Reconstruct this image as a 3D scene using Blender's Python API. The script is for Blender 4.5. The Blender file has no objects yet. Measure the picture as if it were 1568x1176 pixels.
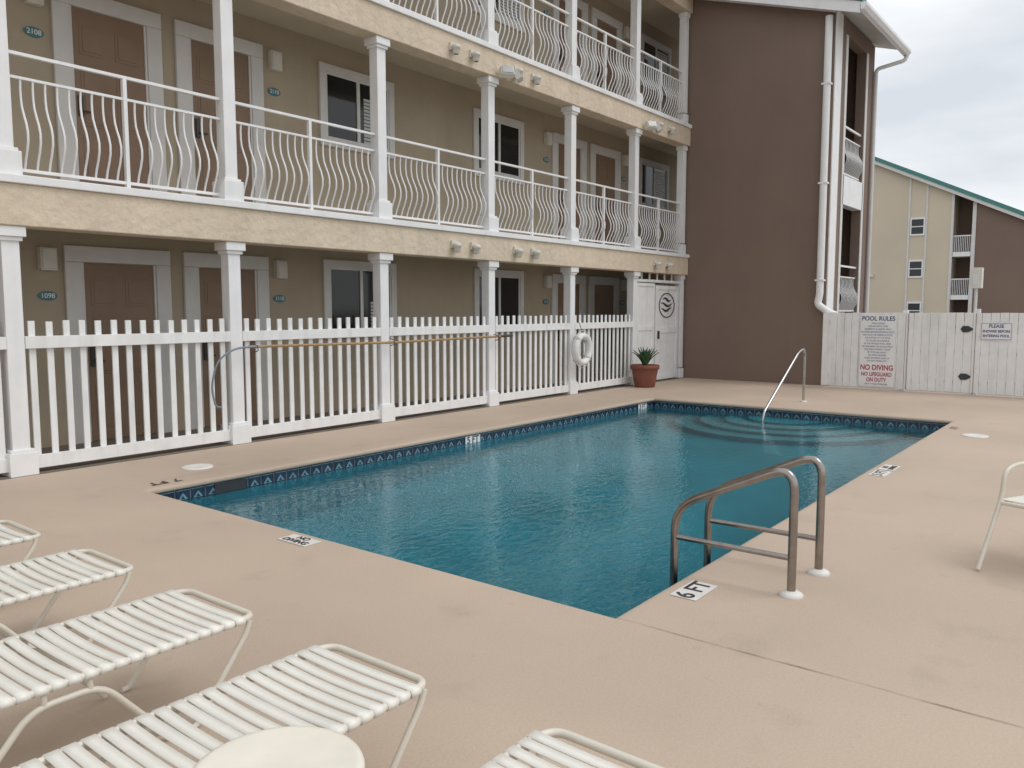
import bpy, math, random
from mathutils import Vector, Matrix
random.seed(7)
scene=bpy.context.scene
R=math.radians

# ---------------------------------------------------------------- materials
def mat(name,col,rough=0.6,nscale=3.0,namt=0.12,bscale=0,bstr=0.0,bdist=0.01,metal=0.0,fine=0.0,spec=0.5,detail=4,streak=0.0,spots=0.0):
    m=bpy.data.materials.new(name); m.use_nodes=True
    nt=m.node_tree; N=nt.nodes; L=nt.links
    b=N['Principled BSDF']; b.inputs['Roughness'].default_value=rough; b.inputs['Metallic'].default_value=metal
    b.inputs['Specular IOR Level'].default_value=spec
    tc=N.new('ShaderNodeTexCoord')
    n=N.new('ShaderNodeTexNoise'); n.inputs['Scale'].default_value=nscale; n.inputs['Detail'].default_value=detail
    L.new(tc.outputs['Object'],n.inputs['Vector'])
    cr=N.new('ShaderNodeValToRGB'); cr.color_ramp.elements[0].position=0.3; cr.color_ramp.elements[1].position=0.72
    lo=[c*(1-namt) for c in col]; hi=[min(1,c*(1+namt)) for c in col]
    cr.color_ramp.elements[0].color=(*lo,1); cr.color_ramp.elements[1].color=(*hi,1)
    L.new(n.outputs['Fac'],cr.inputs['Fac'])
    out=cr.outputs['Color']
    def mul(out,vec,scale,det,a0,a1,b0,b1):
        n2=N.new('ShaderNodeTexNoise'); n2.inputs['Scale'].default_value=scale; n2.inputs['Detail'].default_value=det
        L.new(vec,n2.inputs['Vector'])
        mr=N.new('ShaderNodeMapRange'); mr.inputs[1].default_value=a0; mr.inputs[2].default_value=a1
        mr.inputs[3].default_value=b0; mr.inputs[4].default_value=b1
        L.new(n2.outputs['Fac'],mr.inputs[0])
        mx=N.new('ShaderNodeMix'); mx.data_type='RGBA'; mx.blend_type='MULTIPLY'; mx.inputs[0].default_value=1
        L.new(out,mx.inputs[6]); L.new(mr.outputs[0],mx.inputs[7]); return mx.outputs[2]
    if fine>0: out=mul(out,tc.outputs['Object'],90,2,.3,.7,1-fine,1+fine)
    if spots>0:
        out=mul(out,tc.outputs['Object'],2.3,6,.60,.72,1,1-spots)
        out=mul(out,tc.outputs['Object'],11,3,.66,.74,1,1-spots*.8)
    if streak>0:
        mp=N.new('ShaderNodeMapping'); mp.inputs['Scale'].default_value=(5,5,.35)
        L.new(tc.outputs['Object'],mp.inputs['Vector'])
        out=mul(out,mp.outputs[0],1.6,4,.5,.75,1,1-streak)
    L.new(out,b.inputs['Base Color'])
    if bscale>0:
        nb=N.new('ShaderNodeTexNoise'); nb.inputs['Scale'].default_value=bscale; nb.inputs['Detail'].default_value=3
        L.new(tc.outputs['Object'],nb.inputs['Vector'])
        bp=N.new('ShaderNodeBump'); bp.inputs['Strength'].default_value=bstr; bp.inputs['Distance'].default_value=bdist
        L.new(nb.outputs['Fac'],bp.inputs['Height']); L.new(bp.outputs['Normal'],b.inputs['Normal'])
    return m

M={}
M['deck']=mat('deck_spray_texture',(.505,.40,.312),.8,.5,.10,bscale=60,bstr=.4,bdist=.004,fine=.05,detail=7,spots=.08)
M['joint']=mat('joint_dark',(.26,.19,.145),.9,8,.3)
M['ground']=mat('ground_concrete',(.28,.26,.23),.9,.3,.15,bscale=30,bstr=.3)
M['walk']=mat('walkway_concrete',(.17,.145,.115),.85,1.5,.15)  # concrete colour darkened to paint in the shadow gap beneath the picket fence
M['wall']=mat('stucco_tan',(.43,.362,.268),.85,1.3,.07,bscale=30,bstr=.45,bdist=.01,fine=.04,streak=.05)
M['beam']=mat('stucco_cream',(.665,.56,.43),.85,2.2,.07,bscale=9,bstr=.8,bdist=.03,fine=.05,streak=.10)
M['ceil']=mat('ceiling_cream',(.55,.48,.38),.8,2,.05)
M['brown']=mat('stucco_brown',(.21,.15,.118),.85,.9,.05,bscale=28,bstr=.4,bdist=.012,fine=.05,streak=.025)
M['white']=mat('white_paint',(.82,.82,.82),.5,4,.04,streak=.06)
M['fence']=mat('fence_white_paint',(.82,.82,.81),.55,5,.05,streak=.14)
M['trim']=mat('trim_offwhite',(.66,.65,.63),.6,4,.05)
M['door']=mat('door_brown',(.25,.165,.11),.55,3,.08)
M['glass']=mat('window_glass_dark',(.018,.02,.022),.06,2,.2)
M['blind']=mat('blinds',(.55,.56,.55),.6,6,.06)
M['frame']=mat('window_vinyl',(.66,.66,.64),.5,6,.04)
M['lamp']=mat('lamp_housing',(.66,.64,.58),.5,9,.05)
M['lens']=mat('lamp_lens',(.35,.36,.36),.15,9,.1)
M['dark']=mat('dark_metal',(.04,.04,.045),.4,9,.1)
M['teal']=mat('teal_metal_roof',(.06,.22,.20),.5,3,.1)
M['plate']=mat('plate_teal',(.04,.17,.20),.4,9,.1)
M['lett']=mat('letter_white',(.75,.75,.7),.5,9,.02)
M['blk']=mat('letter_black',(.03,.03,.035),.6,20,.3)
M['blue']=mat('letter_blue',(.07,.09,.22),.6,20,.1)
M['red']=mat('letter_red',(.42,.05,.06),.6,20,.1)
M['sign']=mat('sign_white',(.82,.82,.82),.45,6,.03)
M['steel']=mat('brushed_steel',(.34,.31,.285),.27,14,.15,metal=1.0)
M['chrome']=mat('polished_steel',(.50,.50,.50),.2,14,.1,metal=1.0)
M['strap']=mat('vinyl_strap',(.79,.77,.70),.45,7,.05)
M['tube']=mat('powdercoat_tube',(.68,.64,.55),.4,9,.05)
M['table']=mat('table_fiberglass',(.78,.74,.64),.4,9,.05)
M['disc']=mat('plastic_white',(.72,.70,.66),.5,9,.08)
M['tile']=mat('tile_navy',(.018,.035,.07),.18,14,.5)
M['tile2']=mat('tile_teal',(.16,.30,.36),.2,14,.3)
M['grout']=mat('grout',(.24,.27,.29),.8,14,.2)
M['terra']=mat('terracotta',(.21,.07,.045),.65,6,.15)
M['soil']=mat('soil',(.05,.035,.025),.9,20,.3,bscale=60,bstr=.8)
M['leaf']=mat('agave_leaf',(.045,.10,.04),.45,8,.35)
M['rope']=mat('pole_tan',(.37,.235,.105),.5,12,.2)
M['hook']=mat('hook_grey',(.20,.24,.28),.4,12,.1)
M['ring']=mat('ring_white',(.78,.78,.77),.5,8,.05)
M['dwall']=mat('distant_cream',(.62,.54,.42),.85,.4,.05)
M['dbrown']=mat('distant_brown',(.21,.145,.115),.85,.4,.06)
M['basin']=mat('pool_plaster',(.022,.315,.405),.7,.7,.16)
M['step']=mat('pool_step_plaster',(.07,.37,.44),.7,.9,.08)
M['stepedge']=mat('pool_step_edge',(.01,.12,.17),.6,6,.2)

def water_mat():
    m=bpy.data.materials.new('pool_water'); m.use_nodes=True
    nt=m.node_tree; N=nt.nodes; L=nt.links; N.clear()
    o=N.new('ShaderNodeOutputMaterial'); g=N.new('ShaderNodeBsdfGlass')
    g.inputs['IOR'].default_value=1.33; g.inputs['Roughness'].default_value=0.0
    g.inputs['Color'].default_value=(.90,.99,1,1)
    tc=N.new('ShaderNodeTexCoord')
    mp=N.new('ShaderNodeMapping'); mp.inputs['Rotation'].default_value=(0,0,R(25)); mp.inputs['Scale'].default_value=(1,1.6,1)
    L.new(tc.outputs['Object'],mp.inputs['Vector'])
    n=N.new('ShaderNodeTexNoise'); n.inputs['Scale'].default_value=9.5; n.inputs['Detail'].default_value=2; n.inputs['Distortion'].default_value=.6; n.inputs['Roughness'].default_value=.5
    L.new(mp.outputs[0],n.inputs['Vector'])
    n2=N.new('ShaderNodeTexNoise'); n2.inputs['Scale'].default_value=1.5; n2.inputs['Detail'].default_value=0
    L.new(tc.outputs['Object'],n2.inputs['Vector'])
    a=N.new('ShaderNodeMath'); a.operation='MULTIPLY_ADD'; a.inputs[1].default_value=.6
    L.new(n2.outputs['Fac'],a.inputs[0]); L.new(n.outputs['Fac'],a.inputs[2])
    bp=N.new('ShaderNodeBump'); bp.inputs['Strength'].default_value=1; bp.inputs['Distance'].default_value=.0054
    L.new(a.outputs[0],bp.inputs['Height']); L.new(bp.outputs[0],g.inputs['Normal'])
    L.new(g.outputs[0],o.inputs['Surface'])
    return m
M['water']=water_mat()

# ---------------------------------------------------------------- mesh builder
class MB:
    def __init__(s): s.v=[];s.f=[];s.m=[];s.sm=[];s.mats=[]
    def mi(s,k):
        if k not in s.mats: s.mats.append(k)
        return s.mats.index(k)
    def add(s,vs,fs,k,smooth=False):
        o=len(s.v); s.v+= [tuple(p) for p in vs]; i=s.mi(k)
        for f in fs: s.f.append([o+j for j in f]); s.m.append(i); s.sm.append(smooth)
    def box(s,x0,x1,y0,y1,z0,z1,k):
        if x0>x1:x0,x1=x1,x0
        if y0>y1:y0,y1=y1,y0
        if z0>z1:z0,z1=z1,z0
        s.add([(x0,y0,z0),(x1,y0,z0),(x1,y1,z0),(x0,y1,z0),(x0,y0,z1),(x1,y0,z1),(x1,y1,z1),(x0,y1,z1)],
              [(3,2,1,0),(4,5,6,7),(0,1,5,4),(1,2,6,5),(2,3,7,6),(3,0,4,7)],k)
    def prismx(s,poly,x0,x1,k):
        n=len(poly); vs=[(x0,y,z) for y,z in poly]+[(x1,y,z) for y,z in poly]
        fs=[tuple(range(n)),tuple(range(2*n-1,n-1,-1))]+[(i,i+n,(i+1)%n+n,(i+1)%n) for i in range(n)]
        s.add(vs,fs,k)
    def tube(s,path,r,k,n=10,closed=False,sx=1.0):
        P=[Vector(p) for p in path]; m=len(P); rings=[]
        t0=(P[1]-P[0]).normalized(); up=Vector((0,0,1)) if abs(t0.z)<.9 else Vector((1,0,0))
        nr=t0.cross(up).normalized()
        for i in range(m):
            if closed: t=(P[(i+1)%m]-P[i-1]).normalized()
            elif i==0: t=t0
            elif i==m-1: t=(P[-1]-P[-2]).normalized()
            else: t=((P[i+1]-P[i]).normalized()+(P[i]-P[i-1]).normalized()).normalized()
            nr=(nr-t*nr.dot(t)).normalized(); b=t.cross(nr)
            rr=r[i] if isinstance(r,(list,tuple)) else r
            rings.append([P[i]+(nr*math.cos(a)+b*math.sin(a)*sx)*rr for a in [2*math.pi*j/n for j in range(n)]])
        vs=[p for rg in rings for p in rg]; fs=[]
        for i in range(m if closed else m-1):
            a=i*n; c=((i+1)%m)*n
            for j in range(n): fs.append((a+j,a+(j+1)%n,c+(j+1)%n,c+j))
        s.add(vs,fs,k,True)
        if not closed:
            s.add(rings[0],[tuple(range(n-1,-1,-1))],k); s.add(rings[-1],[tuple(range(n))],k)
    def lathe(s,c,prof,k,n=40,smooth=True):
        vs=[];fs=[]
        for r,z in prof:
            for j in range(n):
                a=2*math.pi*j/n; vs.append((c[0]+r*math.cos(a),c[1]+r*math.sin(a),c[2]+z))
        for i in range(len(prof)-1):
            for j in range(n): fs.append((i*n+j,i*n+(j+1)%n,(i+1)*n+(j+1)%n,(i+1)*n+j))
        fs.append(tuple(range((len(prof)-1)*n,len(prof)*n)))
        s.add(vs,fs,k,smooth)
    def build(s,name,parent=None,bevel=0,solid=0):
        me=bpy.data.meshes.new(name); me.from_pydata(s.v,[],s.f)
        for k in s.mats: me.materials.append(M[k])
        me.polygons.foreach_set('material_index',s.m); me.polygons.foreach_set('use_smooth',s.sm); me.update()
        ob=bpy.data.objects.new(name,me); scene.collection.objects.link(ob)
        if parent: ob.parent=parent
        if solid:
            md=ob.modifiers.new('solid','SOLIDIFY'); md.thickness=solid
        if bevel:
            md=ob.modifiers.new('bev','BEVEL'); md.width=bevel; md.segments=2; md.limit_method='ANGLE'; md.angle_limit=R(50)
        return ob
def empty(name):
    e=bpy.data.objects.new(name,None); scene.collection.objects.link(e); return e
def fillet(pts,r,n=6):
    P=[Vector(p) for p in pts]; out=[P[0]]
    for i in range(1,len(P)-1):
        a,b,c=P[i-1],P[i],P[i+1]; rr=min(r,(a-b).length*.49,(c-b).length*.49)
        p0=b+(a-b).normalized()*rr; p1=b+(c-b).normalized()*rr
        for j in range(n+1):
            t=j/n; out.append(p0*(1-t)**2+b*2*t*(1-t)+p1*t*t)
    out.append(P[-1]); return out
def text(body,loc,ax,ay,size,k,parent,name='lettering',sx=1.0,align='CENTER',bold=0):
    c=bpy.data.curves.new(name,'FONT'); c.body=body; c.size=size; c.align_x=align; c.align_y='CENTER'; c.extrude=.0008; c.offset=bold
    c.materials.append(M[k])
    o=bpy.data.objects.new(name,c); scene.collection.objects.link(o)
    x=Vector(ax);y=Vector(ay);z=x.cross(y)
    m=Matrix((( x.x*sx,y.x,z.x,loc[0]),(x.y*sx,y.y,z.y,loc[1]),(x.z*sx,y.z,z.z,loc[2]),(0,0,0,1)))
    if parent: o.parent=parent
    o.matrix_basis=m
    return o

# ---------------------------------------------------------------- dimensions
PX0,PX1,PY0,PY1=3.60,13.15,2.12,6.97
WZ=-.165
COLX=[-1.63,.77,3.17,5.57,7.97,10.37,12.77,15.15]
ENDX=17.36
CY=8.6
FZ=[0,2.88,5.82]
BB=[2.405,5.345,8.285]
WY=10.0
FL=[0,2.94,5.88]

# ---------------------------------------------------------------- ground, deck
def ring(mb,ox0,ox1,oy0,oy1,ix0,ix1,iy0,iy1,z,k):
    v=[(ox0,oy0,z),(ox1,oy0,z),(ox1,oy1,z),(ox0,oy1,z),(ix0,iy0,z),(ix1,iy0,z),(ix1,iy1,z),(ix0,iy1,z)]
    mb.add(v,[(0,1,5,4),(1,2,6,5),(2,3,7,6),(3,0,4,7)],k)
b=MB(); ring(b,-600,900,-700,700,PX0-.2,PX1+.2,PY0-.2,PY1+.2,-.03,'ground'); b.build('ground')
b=MB(); ring(b,-6,17.5,-5,8.47,PX0-.28,PX1+.28,PY0-.28,PY1+.28,0,'deck')
def joint(p,q,w=.008,k='joint'):
    P=Vector((*p,.004));Q=Vector((*q,.004)); d=(Q-P).normalized(); s=Vector((-d.y,d.x,0))*w/2; n=60; vs=[];fs=[]
    for i in range(n+1):
        c=P.lerp(Q,i/n)+s.normalized()*random.uniform(-.004,.004); ww=random.uniform(.15,1.1)
        vs+=[c+s*ww,c-s*ww]
    for i in range(n): fs.append((2*i,2*i+1,2*i+3,2*i+2))
    b.add(vs,fs,k)
joint((PX0-.02,PY0-.03),(PX0-.02,-5),.0065)
joint((PX0-.28,PY1+.30),(PX1+.3,PY1+.30),.006)
b.build('pool_deck')
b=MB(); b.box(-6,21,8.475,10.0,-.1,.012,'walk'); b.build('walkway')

# ---------------------------------------------------------------- pool
pool=empty('swimming_pool')
def sweep(mb,prof,k,smooth=False):
    n=len(prof); vs=[]
    for cx,cy,sx,sy in [(PX0,PY0,-1,-1),(PX1,PY0,1,-1),(PX1,PY1,1,1),(PX0,PY1,-1,1)]:
        for o,z in prof: vs.append((cx+sx*o,cy+sy*o,z))
    fs=[]
    for c in range(4):
        d=(c+1)%4
        for i in range(n-1): fs.append((c*n+i,d*n+i,d*n+i+1,c*n+i+1))
    mb.add(vs,fs,k,smooth)
b=MB(); sweep(b,[(.28,0),(.05,.0),(.028,-.003),(.010,-.010),(.001,-.022),(0,-.035),(.002,-.045),(.015,-.055),(.06,-.058)],'deck'); b.build('coping',pool)
b=MB(); T=.035
x0,x1,y0,y1=PX0-T,PX1+T,PY0-T,PY1+T
prof=[(x0,-1.85),(x0+1.8,-1.85),(x0+5.2,-1.2),(x1,-1.02)]
for (xa,za),(xb,zb) in zip(prof,prof[1:]):
    b.add([(xa,y0,za),(xb,y0,zb),(xb,y1,zb),(xa,y1,za)],[(0,1,2,3)],'basin')
    b.add([(xa,y1,za),(xb,y1,zb),(xb,y1,-.2),(xa,y1,-.2)],[(0,1,2,3)],'basin')
    b.add([(xa,y0,za),(xb,y0,zb),(xb,y0,-.2),(xa,y0,-.2)],[(3,2,1,0)],'basin')
b.add([(x0,y0,-1.85),(x0,y1,-1.85),(x0,y1,-.2),(x0,y0,-.2)],[(0,1,2,3)],'basin')
b.add([(x1,y0,-1.02),(x1,y1,-1.02),(x1,y1,-.2),(x1,y0,-.2)],[(3,2,1,0)],'basin')
b.build('basin',pool)
b=MB(); ZT,ZB=-.055,-.215
def tiles(p,q,nrm):
    P=Vector(p);Q=Vector(q);d=(Q-P);L=d.length;d.normalize();n=int(L/.155);w=L/n;N=Vector(nrm)
    def pt(a,z,o): 
        r=P+d*a+N*o; return (r.x,r.y,z)
    b.add([pt(0,ZB,0),pt(L,ZB,0),pt(L,ZT+.0,0),pt(0,ZT,0)],[(0,1,2,3)],'grout')
    for i in range(n):
        a=i*w+.004;c=(i+1)*w-.004;z0=ZB+.004;z1=ZT-.004
        b.add([pt(a,z0,.003),pt(c,z0,.003),pt(c,z1,.003),pt(a,z1,.003)],[(0,1,2,3)],'tile')
        m=(a+c)/2; o=.0055
        b.add([pt(a+.022,z0+.05,o),pt(c-.022,z0+.05,o),pt(m,z0+.115,o)],[(0,1,2)],'tile2')
        b.add([pt(m-.022,z0+.055,o+.001),pt(m+.022,z0+.055,o+.001),pt(m,z0+.088,o+.001)],[(0,1,2)],'tile')
        b.add([pt(a+.004,z1-.018,o),pt(c-.004,z1-.018,o),pt(c-.004,z1-.008,o),pt(a+.004,z1-.008,o)],[(0,1,2,3)],'tile2')
tiles((x0,y1,0),(x1,y1,0),(0,-1,0)); tiles((x1,y1,0),(x1,y0,0),(-1,0,0))
tiles((x1,y0,0),(x0,y0,0),(0,1,0)); tiles((x0,y0,0),(x0,y1,0),(1,0,0))
b.build('tile_band',pool)
for X,s in [(8.1,'5 FT'),(12.75,'3 FT')]:
    b=MB(); b.box(X-.15,X+.15,y1-.012,y1-.008,-.185,-.066,'sign'); b.build('depth_tile',pool)
    text(s,(X,y1-.014,-.125),(1,0,0),(0,0,1),.13,'blk',pool,bold=.002)
b=MB(); b.box(4.28,4.62,y1-.012,y1-.007,-.21,-.07,'dark'); b.build('skimmer_mouth',pool)
b=MB(); SC=4.55
for r,zt in [(1.85,-.78),(1.45,-.60),(1.05,-.43),(.66,-.28)]:
    n=36; arc=[(x1-r*math.cos(a),SC+r*math.sin(a)) for a in [math.pi*(i/n-.5) for i in range(n+1)]]
    vs=[(x,y,zt) for x,y in arc]+[(x,y,-1.3) for x,y in arc]
    b.add(vs,[tuple(range(n+1))],'step')
    b.add(vs,[(i,i+1,i+n+2,i+n+1) for i in range(n)],'basin')
    vs=[];ri=r-.06
    for a in [math.pi*(i/n-.5) for i in range(n+1)]:
        vs+=[(x1-r*math.cos(a),SC+r*math.sin(a),zt+.004),(x1-ri*math.cos(a),SC+ri*math.sin(a),zt+.004)]
    b.add(vs,[(2*i,2*i+1,2*i+3,2*i+2) for i in range(n)],'stepedge')
b.build('entry_steps',pool)
b=MB(); e=.002; b.add([(x0+e,y0+e,WZ),(x1-e,y0+e,WZ),(x1-e,y1-e,WZ),(x0+e,y1-e,WZ)],[(0,1,2,3)],'water'); b.build('water',pool)

def marker(cx,cy,w,h,txt,ax,ay,size,k='blk'):
    p=empty('depth_marker'); A=Vector(ax);B=Vector(ay); b=MB()
    z=.006
    vs=[Vector((cx,cy,z))+A*sx*w/2+B*sy*h/2 for sx,sy in [(-1,-1),(1,-1),(1,1),(-1,1)]]
    b.add(vs+[v-Vector((0,0,.004)) for v in vs],[(0,1,2,3),(4,5,1,0),(5,6,2,1),(6,7,3,2),(7,4,0,3)],'disc'); b.build('marker_tile',p)
    for i,t in enumerate(txt.split('|')):
        nn=len(txt.split('|')); off=((nn-1)/2-i)*size*.95
        text(t,Vector((cx,cy,z+.0015))+B*off,ax,ay,size,k,p,bold=.002)
X_,Y_=(1,0,0),(0,1,0)
marker(4.21,1.955,.30,.16,'6 FT',X_,Y_,.16)
marker(3.44,4.58,.30,.15,'NO|DIVING',(0,-1,0),(1,0,0),.075)
marker(8.42,1.965,.30,.15,'5 FT',X_,Y_,.14); marker(8.78,1.965,.30,.15,'NO|DIVING',X_,Y_,.07)
p=empty('depth_marker'); text('7 FT',(3.86,7.15,.005),(-1,0,0),(0,-1,0),.17,'blk',p)
p=empty('depth_marker'); text('3 FT',(12.3,1.95,.005),(1,0,0),(0,1,0),.14,'joint',p)
for x,y in [(4.45,7.58),(11.7,1.62)]:
    b=MB(); b.lathe((x,y,0),[(.155,0),(.155,.006),(.145,.011),(.06,.012),(.055,.009),(.001,.009)],'disc'); b.build('skimmer_lid')

p=empty('pool_ladder')
for X in (4.48,4.97):
    b=MB()
    path=fillet([(X,1.49,0),(X,1.49,.75),(X,2.22,.41),(X,2.22,-1.2)],.16,8)
    b.tube(path,.0245,'steel',14); b.tube([(X,1.49,.215),(X,2.22,.215)],.017,'steel',12)
    b.build('rail',p)
    b=MB(); b.lathe((X,1.49,0),[(.066,0),(.066,.012),(.05,.022),(.032,.03),(.025,.03)],'disc'); b.build('flange',p)
b=MB()
for z in (-.45,-.75,-1.05): b.box(4.48,4.97,2.19,2.27,z,z+.03,'steel')
b.build('treads',p,bevel=.004)
p=empty('pool_handrail')
b=MB(); HY=4.62
b.tube(fillet([(14.2,HY,0),(14.2,HY,.93),(13.9,HY,.90),(12.3,HY,-.02),(12.3,HY,-.75)],.13,8),.022,'chrome',12); b.build('rail',p)
b=MB(); b.lathe((14.2,HY,0),[(.06,0),(.06,.012),(.045,.02),(.022,.025)],'disc'); b.build('flange',p)

# ---------------------------------------------------------------- apartment building
A=empty('apartment_building')
b=MB(); b.box(-6,21,WY,WY+.2,-.1,8.9,'wall'); b.build('back_wall',A)
b=MB()
for f in range(3):
    zb=BB[f]; zt=zb+.395
    b.box(-6,17.49,8.45,8.75,zb,zt,'beam')
b.build('edge_beams',A,bevel=.012)
b=MB()
for f in range(2):
    zt=BB[f]+.395; b.box(-6,17.49,8.415,8.78,zt,zt+.08,'white')
b.build('balcony_ledges',A,bevel=.008)
b=MB()
for f in range(3):
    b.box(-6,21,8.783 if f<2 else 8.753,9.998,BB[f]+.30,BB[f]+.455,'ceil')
b.build('floor_slabs',A)
b=MB()
for f in range(3):
    for i,x in enumerate(COLX+[ENDX]):
        z0=FZ[f]; z1=BB[f]
        h=.08; g=.128
        if x==ENDX: g=.10
        b.box(x-h,x+h,CY-h,CY+h,z0+.2,z1-.1,'white')
        b.box(x-g,x+g,CY-g,CY+g,z0+.002,z0+.23,'white')
        b.box(x-g+.02,x+g-.02,CY-g+.02,CY+g-.02,z0+.23,z0+.26,'white')
        b.box(x-g,x+g,CY-g,CY+g,z1-.10,z1-.002,'white')
        b.box(x-g+.025,x+g-.025,CY-g+.025,CY+g-.025,z1-.14,z1-.10,'white')
b.build('porch_columns',A,bevel=.006)
def belly(x,y,z0,z1,sgn=-1):
    pts=[]
    for i in range(11):
        t=i/10; z=z0+(z1-z0)*t
        o=.115*math.sin(math.pi*min(1,t/.72))**1.5 if t<.72 else -.012*math.sin(math.pi*(t-.72)/.28)
        pts.append((x,y+sgn*o,z))
    return pts
for f in (1,2):
    b=MB(); z=FZ[f]; cols=COLX+[ENDX]
    for a,c in zip(cols,cols[1:]):
        xa,xc=a+.085,c-.085; m=(a+c)/2
        b.box(xa,xc,CY-.022,CY+.022,z+1.145,z+1.175,'white')
        b.box(xa,xc,CY-.015,CY+.015,z+.925,z+.95,'white')
        b.box(xa,xc,CY-.018,CY+.018,z+.055,z+.085,'white')
        b.box(m-.02,m+.02,CY-.025,CY+.025,z+.002,z+1.144,'white')
        n=9
        for lo,hi in ((xa,m),(m,xc)):
            for j in range(1,n+1):
                x=lo+(hi-lo)*j/(n+1)
                b.tube(belly(x,CY,z+.08,z+.93),.0112,'white',6)
    b.build('balcony_railing',A)

def door(cx,f):
    z=FL[f]+.012; w=.46; ft=.19
    b=MB()
    b.box(cx-w-ft,cx-w,WY-.05,WY-.001,z,z+2.16,'trim'); b.box(cx+w,cx+w+ft,WY-.05,WY-.001,z,z+2.16,'trim')
    b.box(cx-w-ft,cx+w+ft,WY-.053,WY-.001,z+2.162,z+2.35,'trim')
    b.box(cx-w+.001,cx-w+.03,WY-.035,WY-.001,z,z+2.16,'frame'); b.box(cx+w-.03,cx+w-.001,WY-.035,WY-.001,z,z+2.16,'frame')
    b.build('door_frame',A,bevel=.006)
    b=MB(); b.box(cx-w+.03,cx+w-.03,WY-.018,WY-.001,z+.01,z+2.15,'door')
    for px in (-.21,.21):
        for za,zb in ((.16,.70),(.82,1.52),(1.64,1.98)):
            b.box(cx+px-.145,cx+px+.145,WY-.024,WY-.017,z+za,z+zb,'door')
            b.box(cx+px-.11,cx+px+.11,WY-.031,WY-.023,z+za+.035,z+zb-.035,'door')
    b.box(cx-.40,cx-.345,WY-.045,WY-.018,z+.92,z+1.16,'dark'); b.tube([(cx-.37,WY-.06,z+.98),(cx-.25,WY-.065,z+.98)],.01,'dark',8)
    b.build('door',A,bevel=.006)
def window(xa,xb,f,var=0):
    z=FL[f]; z0=z+1.16; z1=z+2.38; t=.115
    b=MB()
    b.box(xa,xa+t,WY-.045,WY-.001,z0,z1,'trim'); b.box(xb-t,xb,WY-.045,WY-.001,z0,z1,'trim')
    b.box(xa+t,xb-t,WY-.045,WY-.001,z1-t,z1,'trim'); b.box(xa+t,xb-t,WY-.048,WY-.001,z0,z0+t,'trim')
    a,c,d,e=xa+t,xb-t,z0+t,z1-t; s=.035
    b.box(a,a+s,WY-.03,WY-.001,d,e,'frame'); b.box(c-s,c,WY-.03,WY-.001,d,e,'frame')
    b.box(a+s,c-s,WY-.03,WY-.001,d,d+s,'frame'); b.box(a+s,c-s,WY-.03,WY-.001,e-s,e,'frame')
    m=(a+c)/2; b.box(m-.03,m+.03,WY-.034,WY-.001,d+s,e-s,'frame')
    b.build('window_frame',A,bevel=.004)
    b=MB(); b.box(a+s,c-s,WY-.012,WY-.002,d+s,e-s,'glass')
    top=e-s-.05; lo=None
    if var==0: lo,hi,zl=m+.12,c-s-.01,d+s; top=e-s-.22
    elif var==1: lo,hi,zl=m+.20,c-s-.01,d+s; top=d+s+.42
    elif var==2: lo,hi,zl=m+.04,c-s-.01,d+s
    if lo:
        k=zl
        while k<top:
            b.box(lo,hi,WY-.017,WY-.012,k,k+.04,'blind'); k+=.055
    b.build('window_glass',A)
def lamp(x,f,num):
    z=FL[f]
    b=MB(); b.box(x-.09,x+.09,WY-.10,WY-.001,z+2.06,z+2.32,'lamp'); b.box(x-.075,x+.075,WY-.115,WY-.10,z+2.08,z+2.30,'lamp'); b.build('wall_lamp',A,bevel=.015)
    b=MB(); n=24
    arc=[(x+.105*math.cos(2*math.pi*i/n),z+1.77+.055*math.sin(2*math.pi*i/n)) for i in range(n)]
    vs=[(px,WY-.015,pz) for px,pz in arc]+[(px,WY-.001,pz) for px,pz in arc]
    b.add(vs,[tuple(range(n))]+[(i,i+n,(i+1)%n+n,(i+1)%n) for i in range(n)],'plate'); b.build('number_plate',A)
    text(num,(x,WY-.017,z+1.77),(1,0,0),(0,0,1),.078,'lett',A,bold=.001)
VAR=[[1,3,3,3],[0,3,2,3],[2,2,2,3]]
for f in range(3):
    h=str(f+1)
    for cx in (4.92,6.41,14.79,16.27): door(cx,f)
    for i,(a,c) in enumerate([(8.06,9.59),(11.61,13.14),(17.85,19.4),(.6,2.1)]): window(a,c,f,VAR[f][i])
    for x,nm in ((4.08,'108' if f else '098'),(7.26,'110'),(13.95,'112'),(17.12,'114')): lamp(x,f,h+nm)
b=MB()
for f in (0,1):
    for x in (9.34,9.8,10.9,11.4,15.85,16.4):
        zc=BB[f]+.13; 
        b.box(x-.06,x+.06,8.41,8.449,zc+.02,zc+.13,'lamp')
        b.lathe((x,8.36,zc-.05),[(.035,0),(.052,.02),(.052,.08),(.065,.085),(.065,.13),(.03,.15)],'lamp',16)
b.build('jar_lights',A)
def flood(x,f):
    b=MB(); z=BB[f]+.02
    b.box(x-.05,x+.05,8.40,8.449,z,z+.1,'lamp')
    b.build('floodlight_mount',A,bevel=.004)
    for s_,yaw in ((-.13,35),(.15,-30)):
        b=MB(); b.box(-.11,.11,-.05,.05,-.085,.085,'lamp'); b.box(-.095,.095,-.062,-.05,-.07,.07,'lens')
        h=b.build('floodlight',A,bevel=.008); h.location=(x+s_,8.30,z+.05); h.rotation_euler=(R(-30),0,R(-yaw))
flood(10.62,1); flood(15.45,1)
b=MB()
b.box(-6,17.3,7.95,8.1,8.62,8.80,'white'); b.box(-6,17.3,8.1,10.2,8.60,8.62,'ceil'); 
b.prismx([(7.9,8.80),(14,10.9),(14,11.0),(7.9,8.88)],-6,17.1,'teal'); b.build('main_roof',A)

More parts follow.
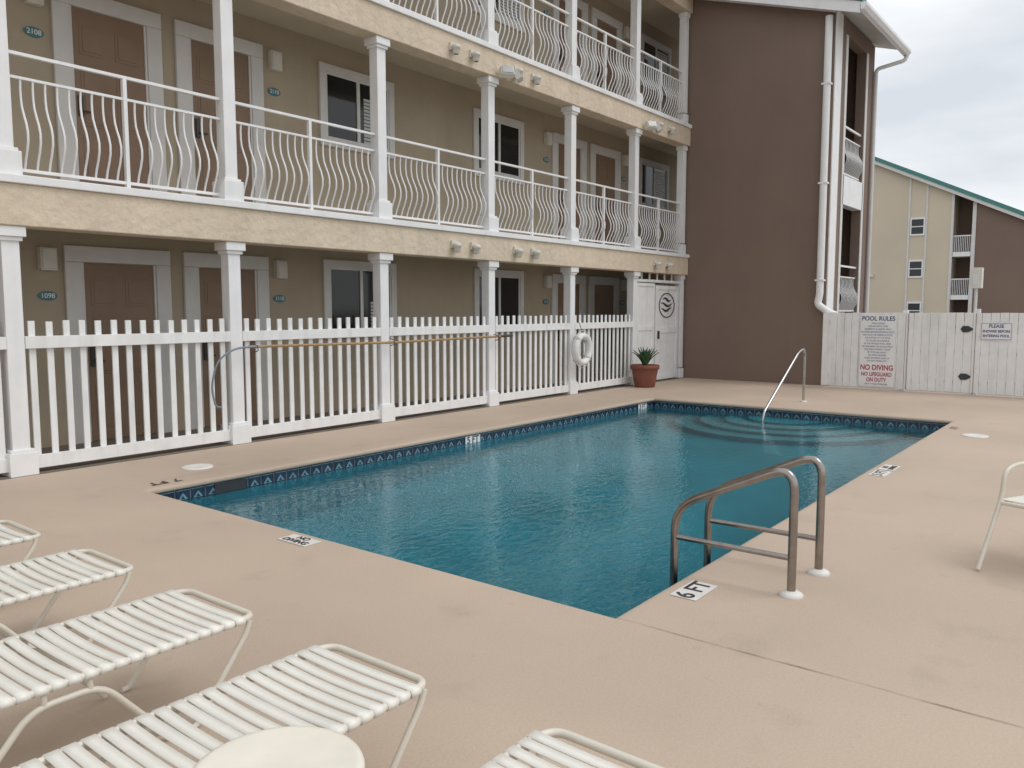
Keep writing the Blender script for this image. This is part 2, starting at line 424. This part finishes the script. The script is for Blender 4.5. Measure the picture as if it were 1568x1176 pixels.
# stair wing -----------------------------------------------------
WX,WY0,WY1,WE=17.5,5.3,8.7,20.55
s=.31; RZ=7.76
def rz(y,o=0): return RZ+s*(y-WY0)+o
b=MB()
b.prismx([(WY0,-.1),(WY1,-.1),(WY1,rz(WY1)-.01),(WY0,rz(WY0)-.01)],WX,WX+.2,'brown')
b.box(WX+.2,WE,WY1-.2,WY1-.002,-.1,8.5,'brown')
ox0,ox1=18.4,19.85; HT=RZ-.05
b.box(WX+.2,ox0,WY0+.002,WY0+.2,-.1,HT,'brown'); b.box(ox1,WE,WY0+.002,WY0+.2,-.1,HT,'brown')
b.box(ox0,ox1,WY0+.002,WY0+.2,-.1,1.5,'brown'); b.box(ox0,ox1,WY0+.002,WY0+.2,7.4,HT,'brown')
b.box(WE-.2,WE-.002,WY0+.2,WY1-.2,-.1,8.5,'brown')
b.build('stair_wing_walls',A)
b=MB()
b.box(ox0-.05,ox1+.05,WY0-.02,WY0+.19,3.88,4.5,'white'); b.box(ox0+.001,ox1-.001,WY0+.2,WY1-.21,4.2,4.45,'ceil'); b.box(ox0,ox1,WY0+.2,WY1-.21,1.25,1.5,'ceil')
b.box(WX+.02,WX+.45,WY0-.028,WY0+.001,.02,HT,'white'); b.box(ox0-.14,ox0,WY0-.02,WY0+.001,1.5,7.4,'trim'); b.box(ox1,ox1+.14,WY0-.02,WY0+.001,.0,7.4,'trim')
b.build('stair_wing_trim',A,bevel=.005)
b=MB()
for z in (1.5,4.5):
    b.box(ox0,ox1,WY0+.05,WY0+.09,z+1.05,z+1.09,'white'); b.box(ox0,ox1,WY0+.055,WY0+.085,z+.82,z+.845,'white'); b.box(ox0,ox1,WY0+.055,WY0+.085,z+.06,z+.09,'white')
    for j in range(1,14): b.tube(belly(ox0+(ox1-ox0)*j/14,WY0+.07,z+.08,z+.83),.0095,'white',6)
b.build('stair_railing',A)
b=MB(); ye=4.74; XE=20.85
b.prismx([(ye-.04,rz(ye,.05)),(13,rz(13,.05)),(13,rz(13,.13)),(ye-.04,rz(ye,.13))],17.12,XE+.05,'teal')
b.prismx([(ye,rz(ye,-.0)),(13,rz(13,-.0)),(13,rz(13,.048)),(ye,rz(ye,.048))],17.2,XE,'trim')
b.prismx([(ye,rz(ye,-.17)),(13,rz(13,-.17)),(13,rz(13,.048)),(ye,rz(ye,.048))],17.16,17.198,'white')
b.prismx([(WY0,rz(WY0,-.13)),(8.7,rz(8.7,-.13)),(8.7,rz(8.7,-.003)),(WY0,rz(WY0,-.003))],WX-.03,WX-.002,'white')
b.box(17.2,XE,ye-.02,ye-.002,rz(ye)-.14,rz(ye)+.045,'white')
b.build('stair_wing_roof',A)
b=MB(); zg=rz(ye)-.02
b.prismx([(ye-.022,zg-.1),(ye-.08,zg-.1),(ye-.135,zg-.03),(ye-.135,zg+.03),(ye-.022,zg+.03)],17.12,XE+.08,'white')
b.tube(fillet([(XE-.02,ye-.08,zg-.08),(XE-.06,ye-.04,zg-.22),(WE-.08,WY0-.06,zg-.40),(WE-.08,WY0-.06,.3)],.1,4),.045,'trim',10)
b.tube(fillet([(17.41,WY0+.10,rz(WY0)-.2),(17.41,WY0+.10,1.90),(17.40,WY0+.14,1.72),(17.38,WY0-.10,1.55),(17.7,WY0-.14,1.5)],.08,5),.075,'white',12)
for z in (6.2,4.2,2.2): b.box(17.33,17.49,WY0+.01,WY0+.19,z,z+.035,'white')
b.build('gutter_and_downspout',A)

# ---------------------------------------------------------------- picket fence
F=empty('picket_fence')
for a,c in zip(COLX,COLX[1:]):
    b=MB(); xa,xc=a+.083,c-.083
    b.box(xa,xc,8.515,8.553,1.235,1.355,'fence'); b.box(xa,xc,8.515,8.553,.055,.185,'fence')
    n=14; w=.062
    for j in range(n):
        x=xa+(xc-xa)*(j+.5)/n+random.uniform(-.005,.005); dd=random.uniform(-.007,.007)
        b.box(x-w/2,x+w/2,8.555,8.578,.06,1.50+dd,'fence')
    b.build('fence_panel',F,bevel=.003)

p=empty('pool_pole'); b=MB()
b.tube([(5.65,8.40,1.17),(8.0,8.40,1.145),(10.62,8.40,1.17)],.018,'rope',10)
b.tube([(10.45,8.40,1.168),(10.75,8.40,1.172)],.022,'dark',10)
for x in (5.75,8.0,10.35): b.tube([(x,8.47,1.2),(x,8.37,1.18),(x,8.36,1.12),(x,8.44,1.10)],.007,'dark',6)
b.build('pole',p)
p=empty('rescue_hook'); b=MB()
b.tube(fillet([(5.75,8.38,1.17),(5.42,8.37,1.16),(5.20,8.37,1.02),(5.12,8.37,.72),(5.17,8.37,.50),(5.24,8.37,.48)],.15,6),.012,'hook',8)
b.build('hook',p)

p=empty('life_ring'); b=MB(); c=Vector((12.86,8.36,.86))
circ=[c+Vector((.235*math.cos(a),0,.255*math.sin(a))) for a in [2*math.pi*i/40 for i in range(40)]]
b.tube(circ,.076,'ring',14,closed=True,sx=.8); b.build('ring_body',p)
b=MB()
for q in range(4):
    a=math.pi/4+q*math.pi/2
    for da in (-.06,.0,.06):
        cc=c+Vector((.235*math.cos(a+da),0,.255*math.sin(a+da))); d=Vector((math.cos(a+da),0,math.sin(a+da)))
        b.tube([cc+d*.082*math.cos(t)+Vector((0,.072*math.sin(t),0)) for t in [2*math.pi*i/14 for i in range(14)]],.006,'trim',6,closed=True)
rp=[]
for i in range(60):
    t=2*math.pi*i/60; rr=.315+.03*abs(math.sin(2*(t-math.pi/4))); rp.append(c+Vector((rr*math.cos(t),-.01,rr*math.sin(t)*1.03)))
b.tube(rp,.007,'trim',6,closed=True); b.tube([c+Vector((0,.0,.3)),c+Vector((0,.07,.5))],.008,'dark',6)
b.build('grab_rope',p)

p=empty('potted_agave'); c=(14.9,8.13,0)
b=MB(); b.lathe(c,[(.001,.002),(.20,.002),(.21,.02),(.27,.36),(.272,.37),(.295,.375),(.30,.45),(.285,.465),(.265,.46),(.26,.41)],'terra',36); b.build('pot',p)
b=MB(); b.lathe(c,[(.26,.40),(.12,.42),(.001,.43)],'soil',24); b.build('soil',p)
b=MB()
for i in range(26):
    a=i*2.4; tilt=.18+.75*(i/26); L=.34+.10*random.random(); n=7; vs=[];fs=[]
    d=Vector((math.cos(a),math.sin(a),0)); sd=Vector((-math.sin(a),math.cos(a),0)); pos=Vector((c[0],c[1],.42))+d*.03; ang=math.pi/2-tilt*.5
    for j in range(n+1):
        t=j/n; w=.036*abs(math.sin(math.pi*min(1,.25+t*.75)))**.8+.001 if t<.97 else .001
        dirv=d*math.cos(ang)+Vector((0,0,1))*math.sin(ang); nrm=-d*math.sin(ang)+Vector((0,0,1))*math.cos(ang)
        vs+=[pos-sd*w+nrm*.008,pos-nrm*.004,pos+sd*w+nrm*.008]
        pos=pos+dirv*(L/n); ang-=tilt*.12
    for j in range(n): fs+=[(3*j,3*j+1,3*j+4,3*j+3),(3*j+1,3*j+2,3*j+5,3*j+4)]
    b.add(vs,fs,'leaf',True)
b.build('leaves',p,solid=.006)

p=empty('entry_gate'); b=MB(); gy=8.58
def fr(xa,xc,z0,z1,t=.07):
    b.box(xa,xa+t,gy-.03,gy+.03,z0,z1,'fence'); b.box(xc-t,xc,gy-.03,gy+.03,z0,z1,'fence')
    b.box(xa+t,xc-t,gy-.03,gy+.03,z0,z0+t,'fence'); b.box(xa+t,xc-t,gy-.03,gy+.03,z1-t,z1,'fence')
fr(15.28,16.08,.03,2.18); fr(16.12,17.22,.03,2.14,.09)
b.box(15.35,16.01,gy-.008,gy+.008,.1,2.11,'fence'); b.box(15.35,16.01,gy-.025,gy+.025,1.15,1.25,'fence')
b.box(16.21,17.13,gy-.01,gy+.01,.12,2.05,'fence'); b.box(16.21,17.13,gy-.028,gy+.028,1.08,1.2,'fence')
b.box(15.2,17.27,gy-.035,gy+.035,2.2,2.26,'fence')
for x in (15.5,15.85,16.2,16.55,16.9): b.box(x,x+.03,gy-.015,gy+.015,2.26,2.40,'fence')
b.build('gate_frame',p,bevel=.004)
b=MB(); cx,cz=16.67,1.70
b.tube([(cx+.36*math.cos(t),gy-.02,cz+.27*math.sin(t)) for t in [2*math.pi*i/40 for i in range(40)]],.012,'dark',6,closed=True)
for k,(dh,w) in enumerate([(.13,.2),(.02,.28),(-.09,.26)]):
    pts=[(cx-w+2*w*i/16,gy-.018,cz+dh+.035*math.sin(i/16*6.28+k)) for i in range(17)]
    b.tube(pts,[.004+.022*math.sin(math.pi*i/16) for i in range(17)],'dark',6)
b.box(16.22,16.27,gy-.06,gy-.03,.95,1.13,'dark'); b.build('gate_emblem_and_latch',p)

p=empty('white_board_fence'); GX=17.3
b=MB(); y=5.28; z0,z1=.03,1.545
while y>-2.6:
    w=.142; dd=random.uniform(-.006,.006); dx=random.uniform(-.003,.003)
    b.box(GX+dx,GX+.022+dx,y-w+.004,y-.002,z0+random.uniform(0,.01),z1+dd,'fence'); y-=w+.003
for z in (.2,.75,1.3): b.box(GX+.025,GX+.065,-2.6,5.28,z,z+.09,'fence')
b.box(GX+.03,GX+.12,3.66,3.76,0,1.6,'fence'); b.box(GX+.03,GX+.12,2.42,2.52,0,1.62,'fence')
b.box(GX-.012,GX-.001,3.632,3.642,0.02,1.54,'joint'); b.box(GX-.012,GX-.001,2.47,2.478,0.02,1.54,'joint')
b.build('boards',p,bevel=.003)
b=MB()
for z in (.34,1.24):
    yc=2.62
    b.prismx([(yc-.10,z+.015),(yc-.10,z-.015),(yc-.02,z-.06),(yc+.07,z-.06),(yc+.11,z),(yc+.07,z+.06),(yc-.02,z+.06)],GX-.012,GX-.004,'dark')
b.build('gate_hinges',p)

p=empty('pool_rules_sign'); sx=GX-.018; sy=4.19
b=MB(); b.box(sx,sx+.012,sy-.33,sy+.33,.06,1.50,'sign'); b.build('sign_board',p,bevel=.002)
AX,AZ=(0,-1,0),(0,0,1); tx=sx-.0015
text('POOL RULES',(tx,sy,1.425),AX,AZ,.12,'blue',p,sx=.92,bold=.0025)
rules=['POOL HOURS','9:00 AM UNTIL DUSK','RESIDENTS & GUESTS ONLY','SHOWER BEFORE ENTERING POOL','NO FOOD OR DRINK IN POOL','OR WITHIN 4 FT OF POOL','NO GLASS OR ANIMALS','IN THE FENCED POOL AREA','NO RUNNING OR ROUGH PLAY','CHILDREN UNDER 12 MUST','BE WITH AN ADULT','NO SWIM DIAPERS','POOL BATHING LOAD 14','DO NOT SWALLOW']
for i,t in enumerate(rules): text(t,(tx,sy,1.33-i*.058),AX,AZ,.047,'blue',p,sx=.85)
text('NO DIVING',(tx,sy,.44),AX,AZ,.145,'red',p,sx=.82,bold=.004)
text('NO LIFEGUARD',(tx,sy,.305),AX,AZ,.108,'red',p,sx=.76,bold=.003); text('ON DUTY',(tx,sy,.195),AX,AZ,.108,'red',p,sx=.76,bold=.003)
text('USE AT YOUR OWN RISK',(tx,sy,.11),AX,AZ,.045,'blue',p,sx=.85)
p=empty('shower_sign'); sy=2.14
b=MB(); b.box(sx,sx+.012,sy-.26,sy+.26,1.04,1.37,'sign'); b.build('sign_board',p,bevel=.002)
b=MB()
for (ya,yb,za,zb) in ((-.245,.245,1.35,1.357),(-.245,.245,1.053,1.06),(-.245,-.238,1.06,1.35),(.238,.245,1.06,1.35)): b.box(sx-.002,sx-.0005,sy+ya,sy+yb,za,zb,'blue')
b.build('sign_border',p)
for t,z,s_ in (('PLEASE',1.30,.09),('SHOWER BEFORE',1.205,.064),('ENTERING POOL',1.12,.064)): text(t,(tx,sy,z),AX,AZ,s_,'blue',p,bold=.002,sx=.88)

p=empty('outdoor_light_post'); b=MB()
b.tube([(18.1,2.62,0),(18.1,2.62,2.02)],.03,'trim',10); b.box(18.0,18.2,2.52,2.72,2.02,2.42,'lamp'); b.box(17.99,18.0,2.56,2.68,2.08,2.3,'frame'); b.build('post_and_box',p,bevel=.01)

# ---------------------------------------------------------------- distant building
D=empty('distant_apartment_building'); DX=62
def dz(y): return 12.2-(15.97-min(y,42-y))*.49
b=MB()
b.prismx([(10.56,-.1),(32,-.1),(32,dz(32)),(21,dz(21)),(10.56,dz(10.56))],DX,DX+12,'dwall')
b.prismx([(4.4,-.1),(9.32,-.1),(9.32,dz(9.32)),(4.4,dz(4.4))],DX,DX+12,'dbrown')
b.prismx([(9.32,-.1),(10.56,-.1),(10.56,dz(10.56)),(9.32,dz(9.32))],DX+2,DX+12,'dbrown')
b.build('walls',D)
b=MB()
b.prismx([(3.7,dz(3.7)+.02),(21,dz(21)+.02),(21,dz(21)+.3),(3.7,dz(3.7)+.3)],DX-.5,DX+12,'teal')
b.prismx([(32.5,dz(32.5)+.02),(21,dz(21)+.02),(21,dz(21)+.3),(32.5,dz(32.5)+.3)],DX-.5,DX+12,'teal')
b.prismx([(3.7,dz(3.7)-.22),(21,dz(21)-.22),(21,dz(21)+.018),(3.7,dz(3.7)+.018)],DX-.45,DX-.3,'trim')
b.build('roof',D)
b=MB()
for y in (13.3,12.2): b.box(DX-.05,DX-.002,y-.06,y+.06,0,dz(y)-.2,'trim')
b.box(DX-.06,DX-.002,9.18,9.40,0,dz(9.3)-.2,'trim'); b.box(DX-.06,DX-.002,10.52,10.68,0,dz(10.6)-.2,'trim')
for k in range(3):
    zc=1.5+2.9*k
    b.box(DX-.08,DX-.002,12.27,13.2,zc-.62,zc+.62,'white'); b.box(DX-.09,DX-.08,12.36,13.11,zc-.5,zc+.5,'glass'); b.box(DX-.1,DX-.085,12.36,13.11,zc-.03,zc+.03,'white')
    if k: 
        fz=2.9*k-.35
        b.box(DX+.0,DX+2,9.42,10.5,fz-.3,fz,'white'); b.box(DX+.05,DX+.1,9.4,10.52,fz+1.05,fz+1.12,'white'); 
        for j in range(11): b.box(DX+.06,DX+.09,9.42+j*.107,9.45+j*.107,fz,fz+1.05,'white')
b.box(DX-.2,DX-.002,15.5,15.75,3.9,4.1,'lamp')
b.build('windows_and_balconies',D)

# ---------------------------------------------------------------- loungers
def lounger(Y0,Y1,dx=0,rot=0):
    p=empty('chaise_lounge'); Z=.365; r=.0135
    XF,XH=1.88,.60
    a,c=Y0+r,Y1-r
    b=MB()
    b.tube(fillet([(XH,a,Z),(XF-.1,a,Z),(XF,a+.02,Z-.003),(XF,c-.02,Z-.003),(XF-.1,c,Z),(XH,c,Z)],.06,7),r,'tube',12)
    ang=R(38); bx=lambda t:(XH-.03-t*math.cos(ang)); bz=lambda t:(Z+t*math.sin(ang))
    b.tube(fillet([(bx(0),a,bz(0)),(bx(.66),a,bz(.66)),(bx(.66),c,bz(.66)),(bx(0),c,bz(0))],.07,7),r,'tube',12)
    b.tube([(XH-.35,a,Z),(XH,a,Z)],r,'tube',10); b.tube([(XH-.35,c,Z),(XH,c,Z)],r,'tube',10)
    b.build('frame',p)
    b=MB()
    for y,s in ((a,1),(c,-1)):
        yy=y+s*.002
        b.tube(fillet([(XF-.03,yy,Z-.01),(XF-.05,yy,Z-.06),(1.60,yy,.012),(1.57,yy,.012)],.06,5),.012,'tube',10)
        b.tube(fillet([(.76,yy,.012),(1.02,yy,Z-.055),(1.25,yy,Z-.055),(1.50,yy,.012)],.07,5),.012,'tube',10)
        for x in (1.06,1.21): b.tube([(x,yy,Z-.06),(x,yy,Z-.01)],.011,'tube',8)
        b.tube(fillet([(XH-.33,yy,Z),(XH-.4,yy,.2),(XH-.45,yy,.012)],.05,4),.012,'tube',10)
    b.build('legs',p)
    b=MB()
    def strap(o,d,n,w):
        o=Vector(o);d=Vector(d);n=Vector(n); sag=random.uniform(.003,.014)
        prof=[(a+.012,-.019),(a-.013,-.012),(a-.0165,.002),(a-.008,.0145),(a+.03,.0155-sag*.3)]
        k=7
        for j in range(1,k): 
            t=j/k; prof.append((a+.03+(c-a-.06)*t,.0155-sag*(.3+2.8*t*(1-t))))
        prof+=[(c-.03,.0155-sag*.3),(c+.008,.0145),(c+.0165,.002),(c+.013,-.012),(c-.012,-.019)]
        vs=[]; sk=random.uniform(-.003,.003)
        for y,h in prof:
            q=o+n*h+d*sk*((y-a)/(c-a)); q.y=y; vs+=[q-d*w/2,q+d*w/2]
        b.add(vs,[(2*i,2*i+1,2*i+3,2*i+2) for i in range(len(prof)-1)],'strap',True)
    x=XF-.080
    while x>XH+.02:
        strap((x+random.uniform(-.002,.002),0,Z),(1,0,0),(0,0,1),.043); x-=.0535
    t=.05
    while t<.6:
        strap((bx(t),0,bz(t)),(-math.cos(ang),0,math.sin(ang)),(math.sin(ang),0,math.cos(ang)),.043); t+=.0535
    b.build('straps',p,solid=.003)
    c0=Vector((1.87,(Y0+Y1)/2,0)); p.matrix_basis=Matrix.Translation(c0+Vector((dx,0,0)))@Matrix.Rotation(rot,4,'Z')@Matrix.Translation(-c0)
lounger(1.81,2.36,.01); lounger(2.79,3.34,0.0,R(.6)); lounger(3.77,4.31); lounger(4.74,5.29,-.03,R(-.5)); lounger(.81,1.355,.02,R(-.5))

p=empty('side_table'); c=(1.125,1.61,0); b=MB()
b.lathe(c,[(.001,.468),(.19,.468),(.207,.475),(.213,.486),(.209,.497),(.195,.502),(.185,.4995),(.001,.4995)],'table',64)
b.build('table_top',p)
b=MB()
for i in range(4):
    a=math.pi/4+i*math.pi/2; dx,dy=math.cos(a),math.sin(a)
    b.tube(fillet([(c[0]+.05*dx,c[1]+.05*dy,.462),(c[0]+.13*dx,c[1]+.13*dy,.455),(c[0]+.16*dx,c[1]+.16*dy,.01)],.04,5),.012,'tube',10)
b.tube([(c[0]+.14*math.cos(t),c[1]+.14*math.sin(t),.2) for t in [2*math.pi*i/30 for i in range(30)]],.009,'tube',8,closed=True)
b.build('table_legs',p)

p=empty('patio_chair'); b=MB(); ya,yc=.0,-.54
for y in (ya,yc):
    b.tube(fillet([(0,y,.01),(.24,y,.44),(.26,y,.60),(.38,y,.63),(.76,y,.62)],.09,6),.0135,'tube',10)
    b.tube(fillet([(.98,y,.01),(.72,y,.40),(.92,y,.98)],.08,5),.0135,'tube',10)
    b.tube([(.23,y,.405),(.72,y,.385)],.0125,'tube',10)
b.tube([(.22,ya,.405),(.22,yc,.405)],.0125,'tube',10); b.tube([(.92,ya,.98),(.92,yc,.98)],.0135,'tube',10); b.tube([(.73,ya,.385),(.73,yc,.385)],.0125,'tube',10)
b.build('frame',p)
b=MB()
for j in range(8):
    x=.26+j*.058; b.box(x,x+.044,yc-.012,ya+.012,.415-.0025*j,.420-.0025*j,'strap')
for j in range(10):
    z=.44+j*.052; x=.735+(z-.40)*.345; b.add([(x,yc-.012,z),(x,ya+.012,z),(x+.014,ya+.012,z+.042),(x+.014,yc-.012,z+.042)],[(0,1,2,3)],'strap')
b.build('straps',p,solid=.003)
p.location=(5.62,.725,0); p.rotation_euler=(0,0,R(-20))

# ---------------------------------------------------------------- world / sun
w=bpy.data.worlds.new('World'); scene.world=w; w.use_nodes=True
nt=w.node_tree; N=nt.nodes; L=nt.links; bg=N['Background']; bg.inputs['Strength'].default_value=.115
sk=N.new('ShaderNodeTexSky'); sk.sky_type='NISHITA'; sk.sun_disc=False; sk.sun_elevation=R(55); sk.sun_rotation=R(150)
tc=N.new('ShaderNodeTexCoord'); mp=N.new('ShaderNodeMapping'); mp.inputs['Scale'].default_value=(1,1,3)
L.new(tc.outputs['Generated'],mp.inputs['Vector'])
n=N.new('ShaderNodeTexNoise'); n.inputs['Scale'].default_value=2.8; n.inputs['Detail'].default_value=5; n.inputs['Roughness'].default_value=.45
L.new(mp.outputs[0],n.inputs['Vector'])
cr=N.new('ShaderNodeValToRGB'); e=cr.color_ramp.elements
e[0].position=.36; e[0].color=(.64,.675,.72,1); e[1].position=.62; e[1].color=(.98,.985,.99,1)
L.new(n.outputs['Fac'],cr.inputs['Fac'])
sc=N.new('ShaderNodeVectorMath'); sc.operation='SCALE'; sc.inputs['Scale'].default_value=10
L.new(cr.outputs['Color'],sc.inputs[0])
mx=N.new('ShaderNodeMix'); mx.data_type='RGBA'; mx.inputs[0].default_value=.93
L.new(sk.outputs[0],mx.inputs[6]); L.new(sc.outputs[0],mx.inputs[7]); L.new(mx.outputs[2],bg.inputs['Color'])
l=bpy.data.lights.new('sun','SUN'); l.energy=1.1; l.angle=R(30); l.color=(1,.975,.94)
so=bpy.data.objects.new('sun',l); scene.collection.objects.link(so)
az=R(150); el=R(55); d=Vector((math.sin(az)*math.cos(el),math.cos(az)*math.cos(el),math.sin(el)))
so.rotation_euler=(-d).to_track_quat('-Z','Y').to_euler()

# ---------------------------------------------------------------- camera
cd=bpy.data.cameras.new('camera'); co=bpy.data.objects.new('camera',cd); scene.collection.objects.link(co)
co.location=(0,0,1.62); co.rotation_euler=(R(90-5.32),0,R(-52)); cd.lens=28.35; cd.sensor_width=36; cd.clip_end=3000; cd.clip_start=.05
scene.camera=co
scene.view_settings.view_transform='Standard'; scene.view_settings.look='None'; scene.view_settings.exposure=0
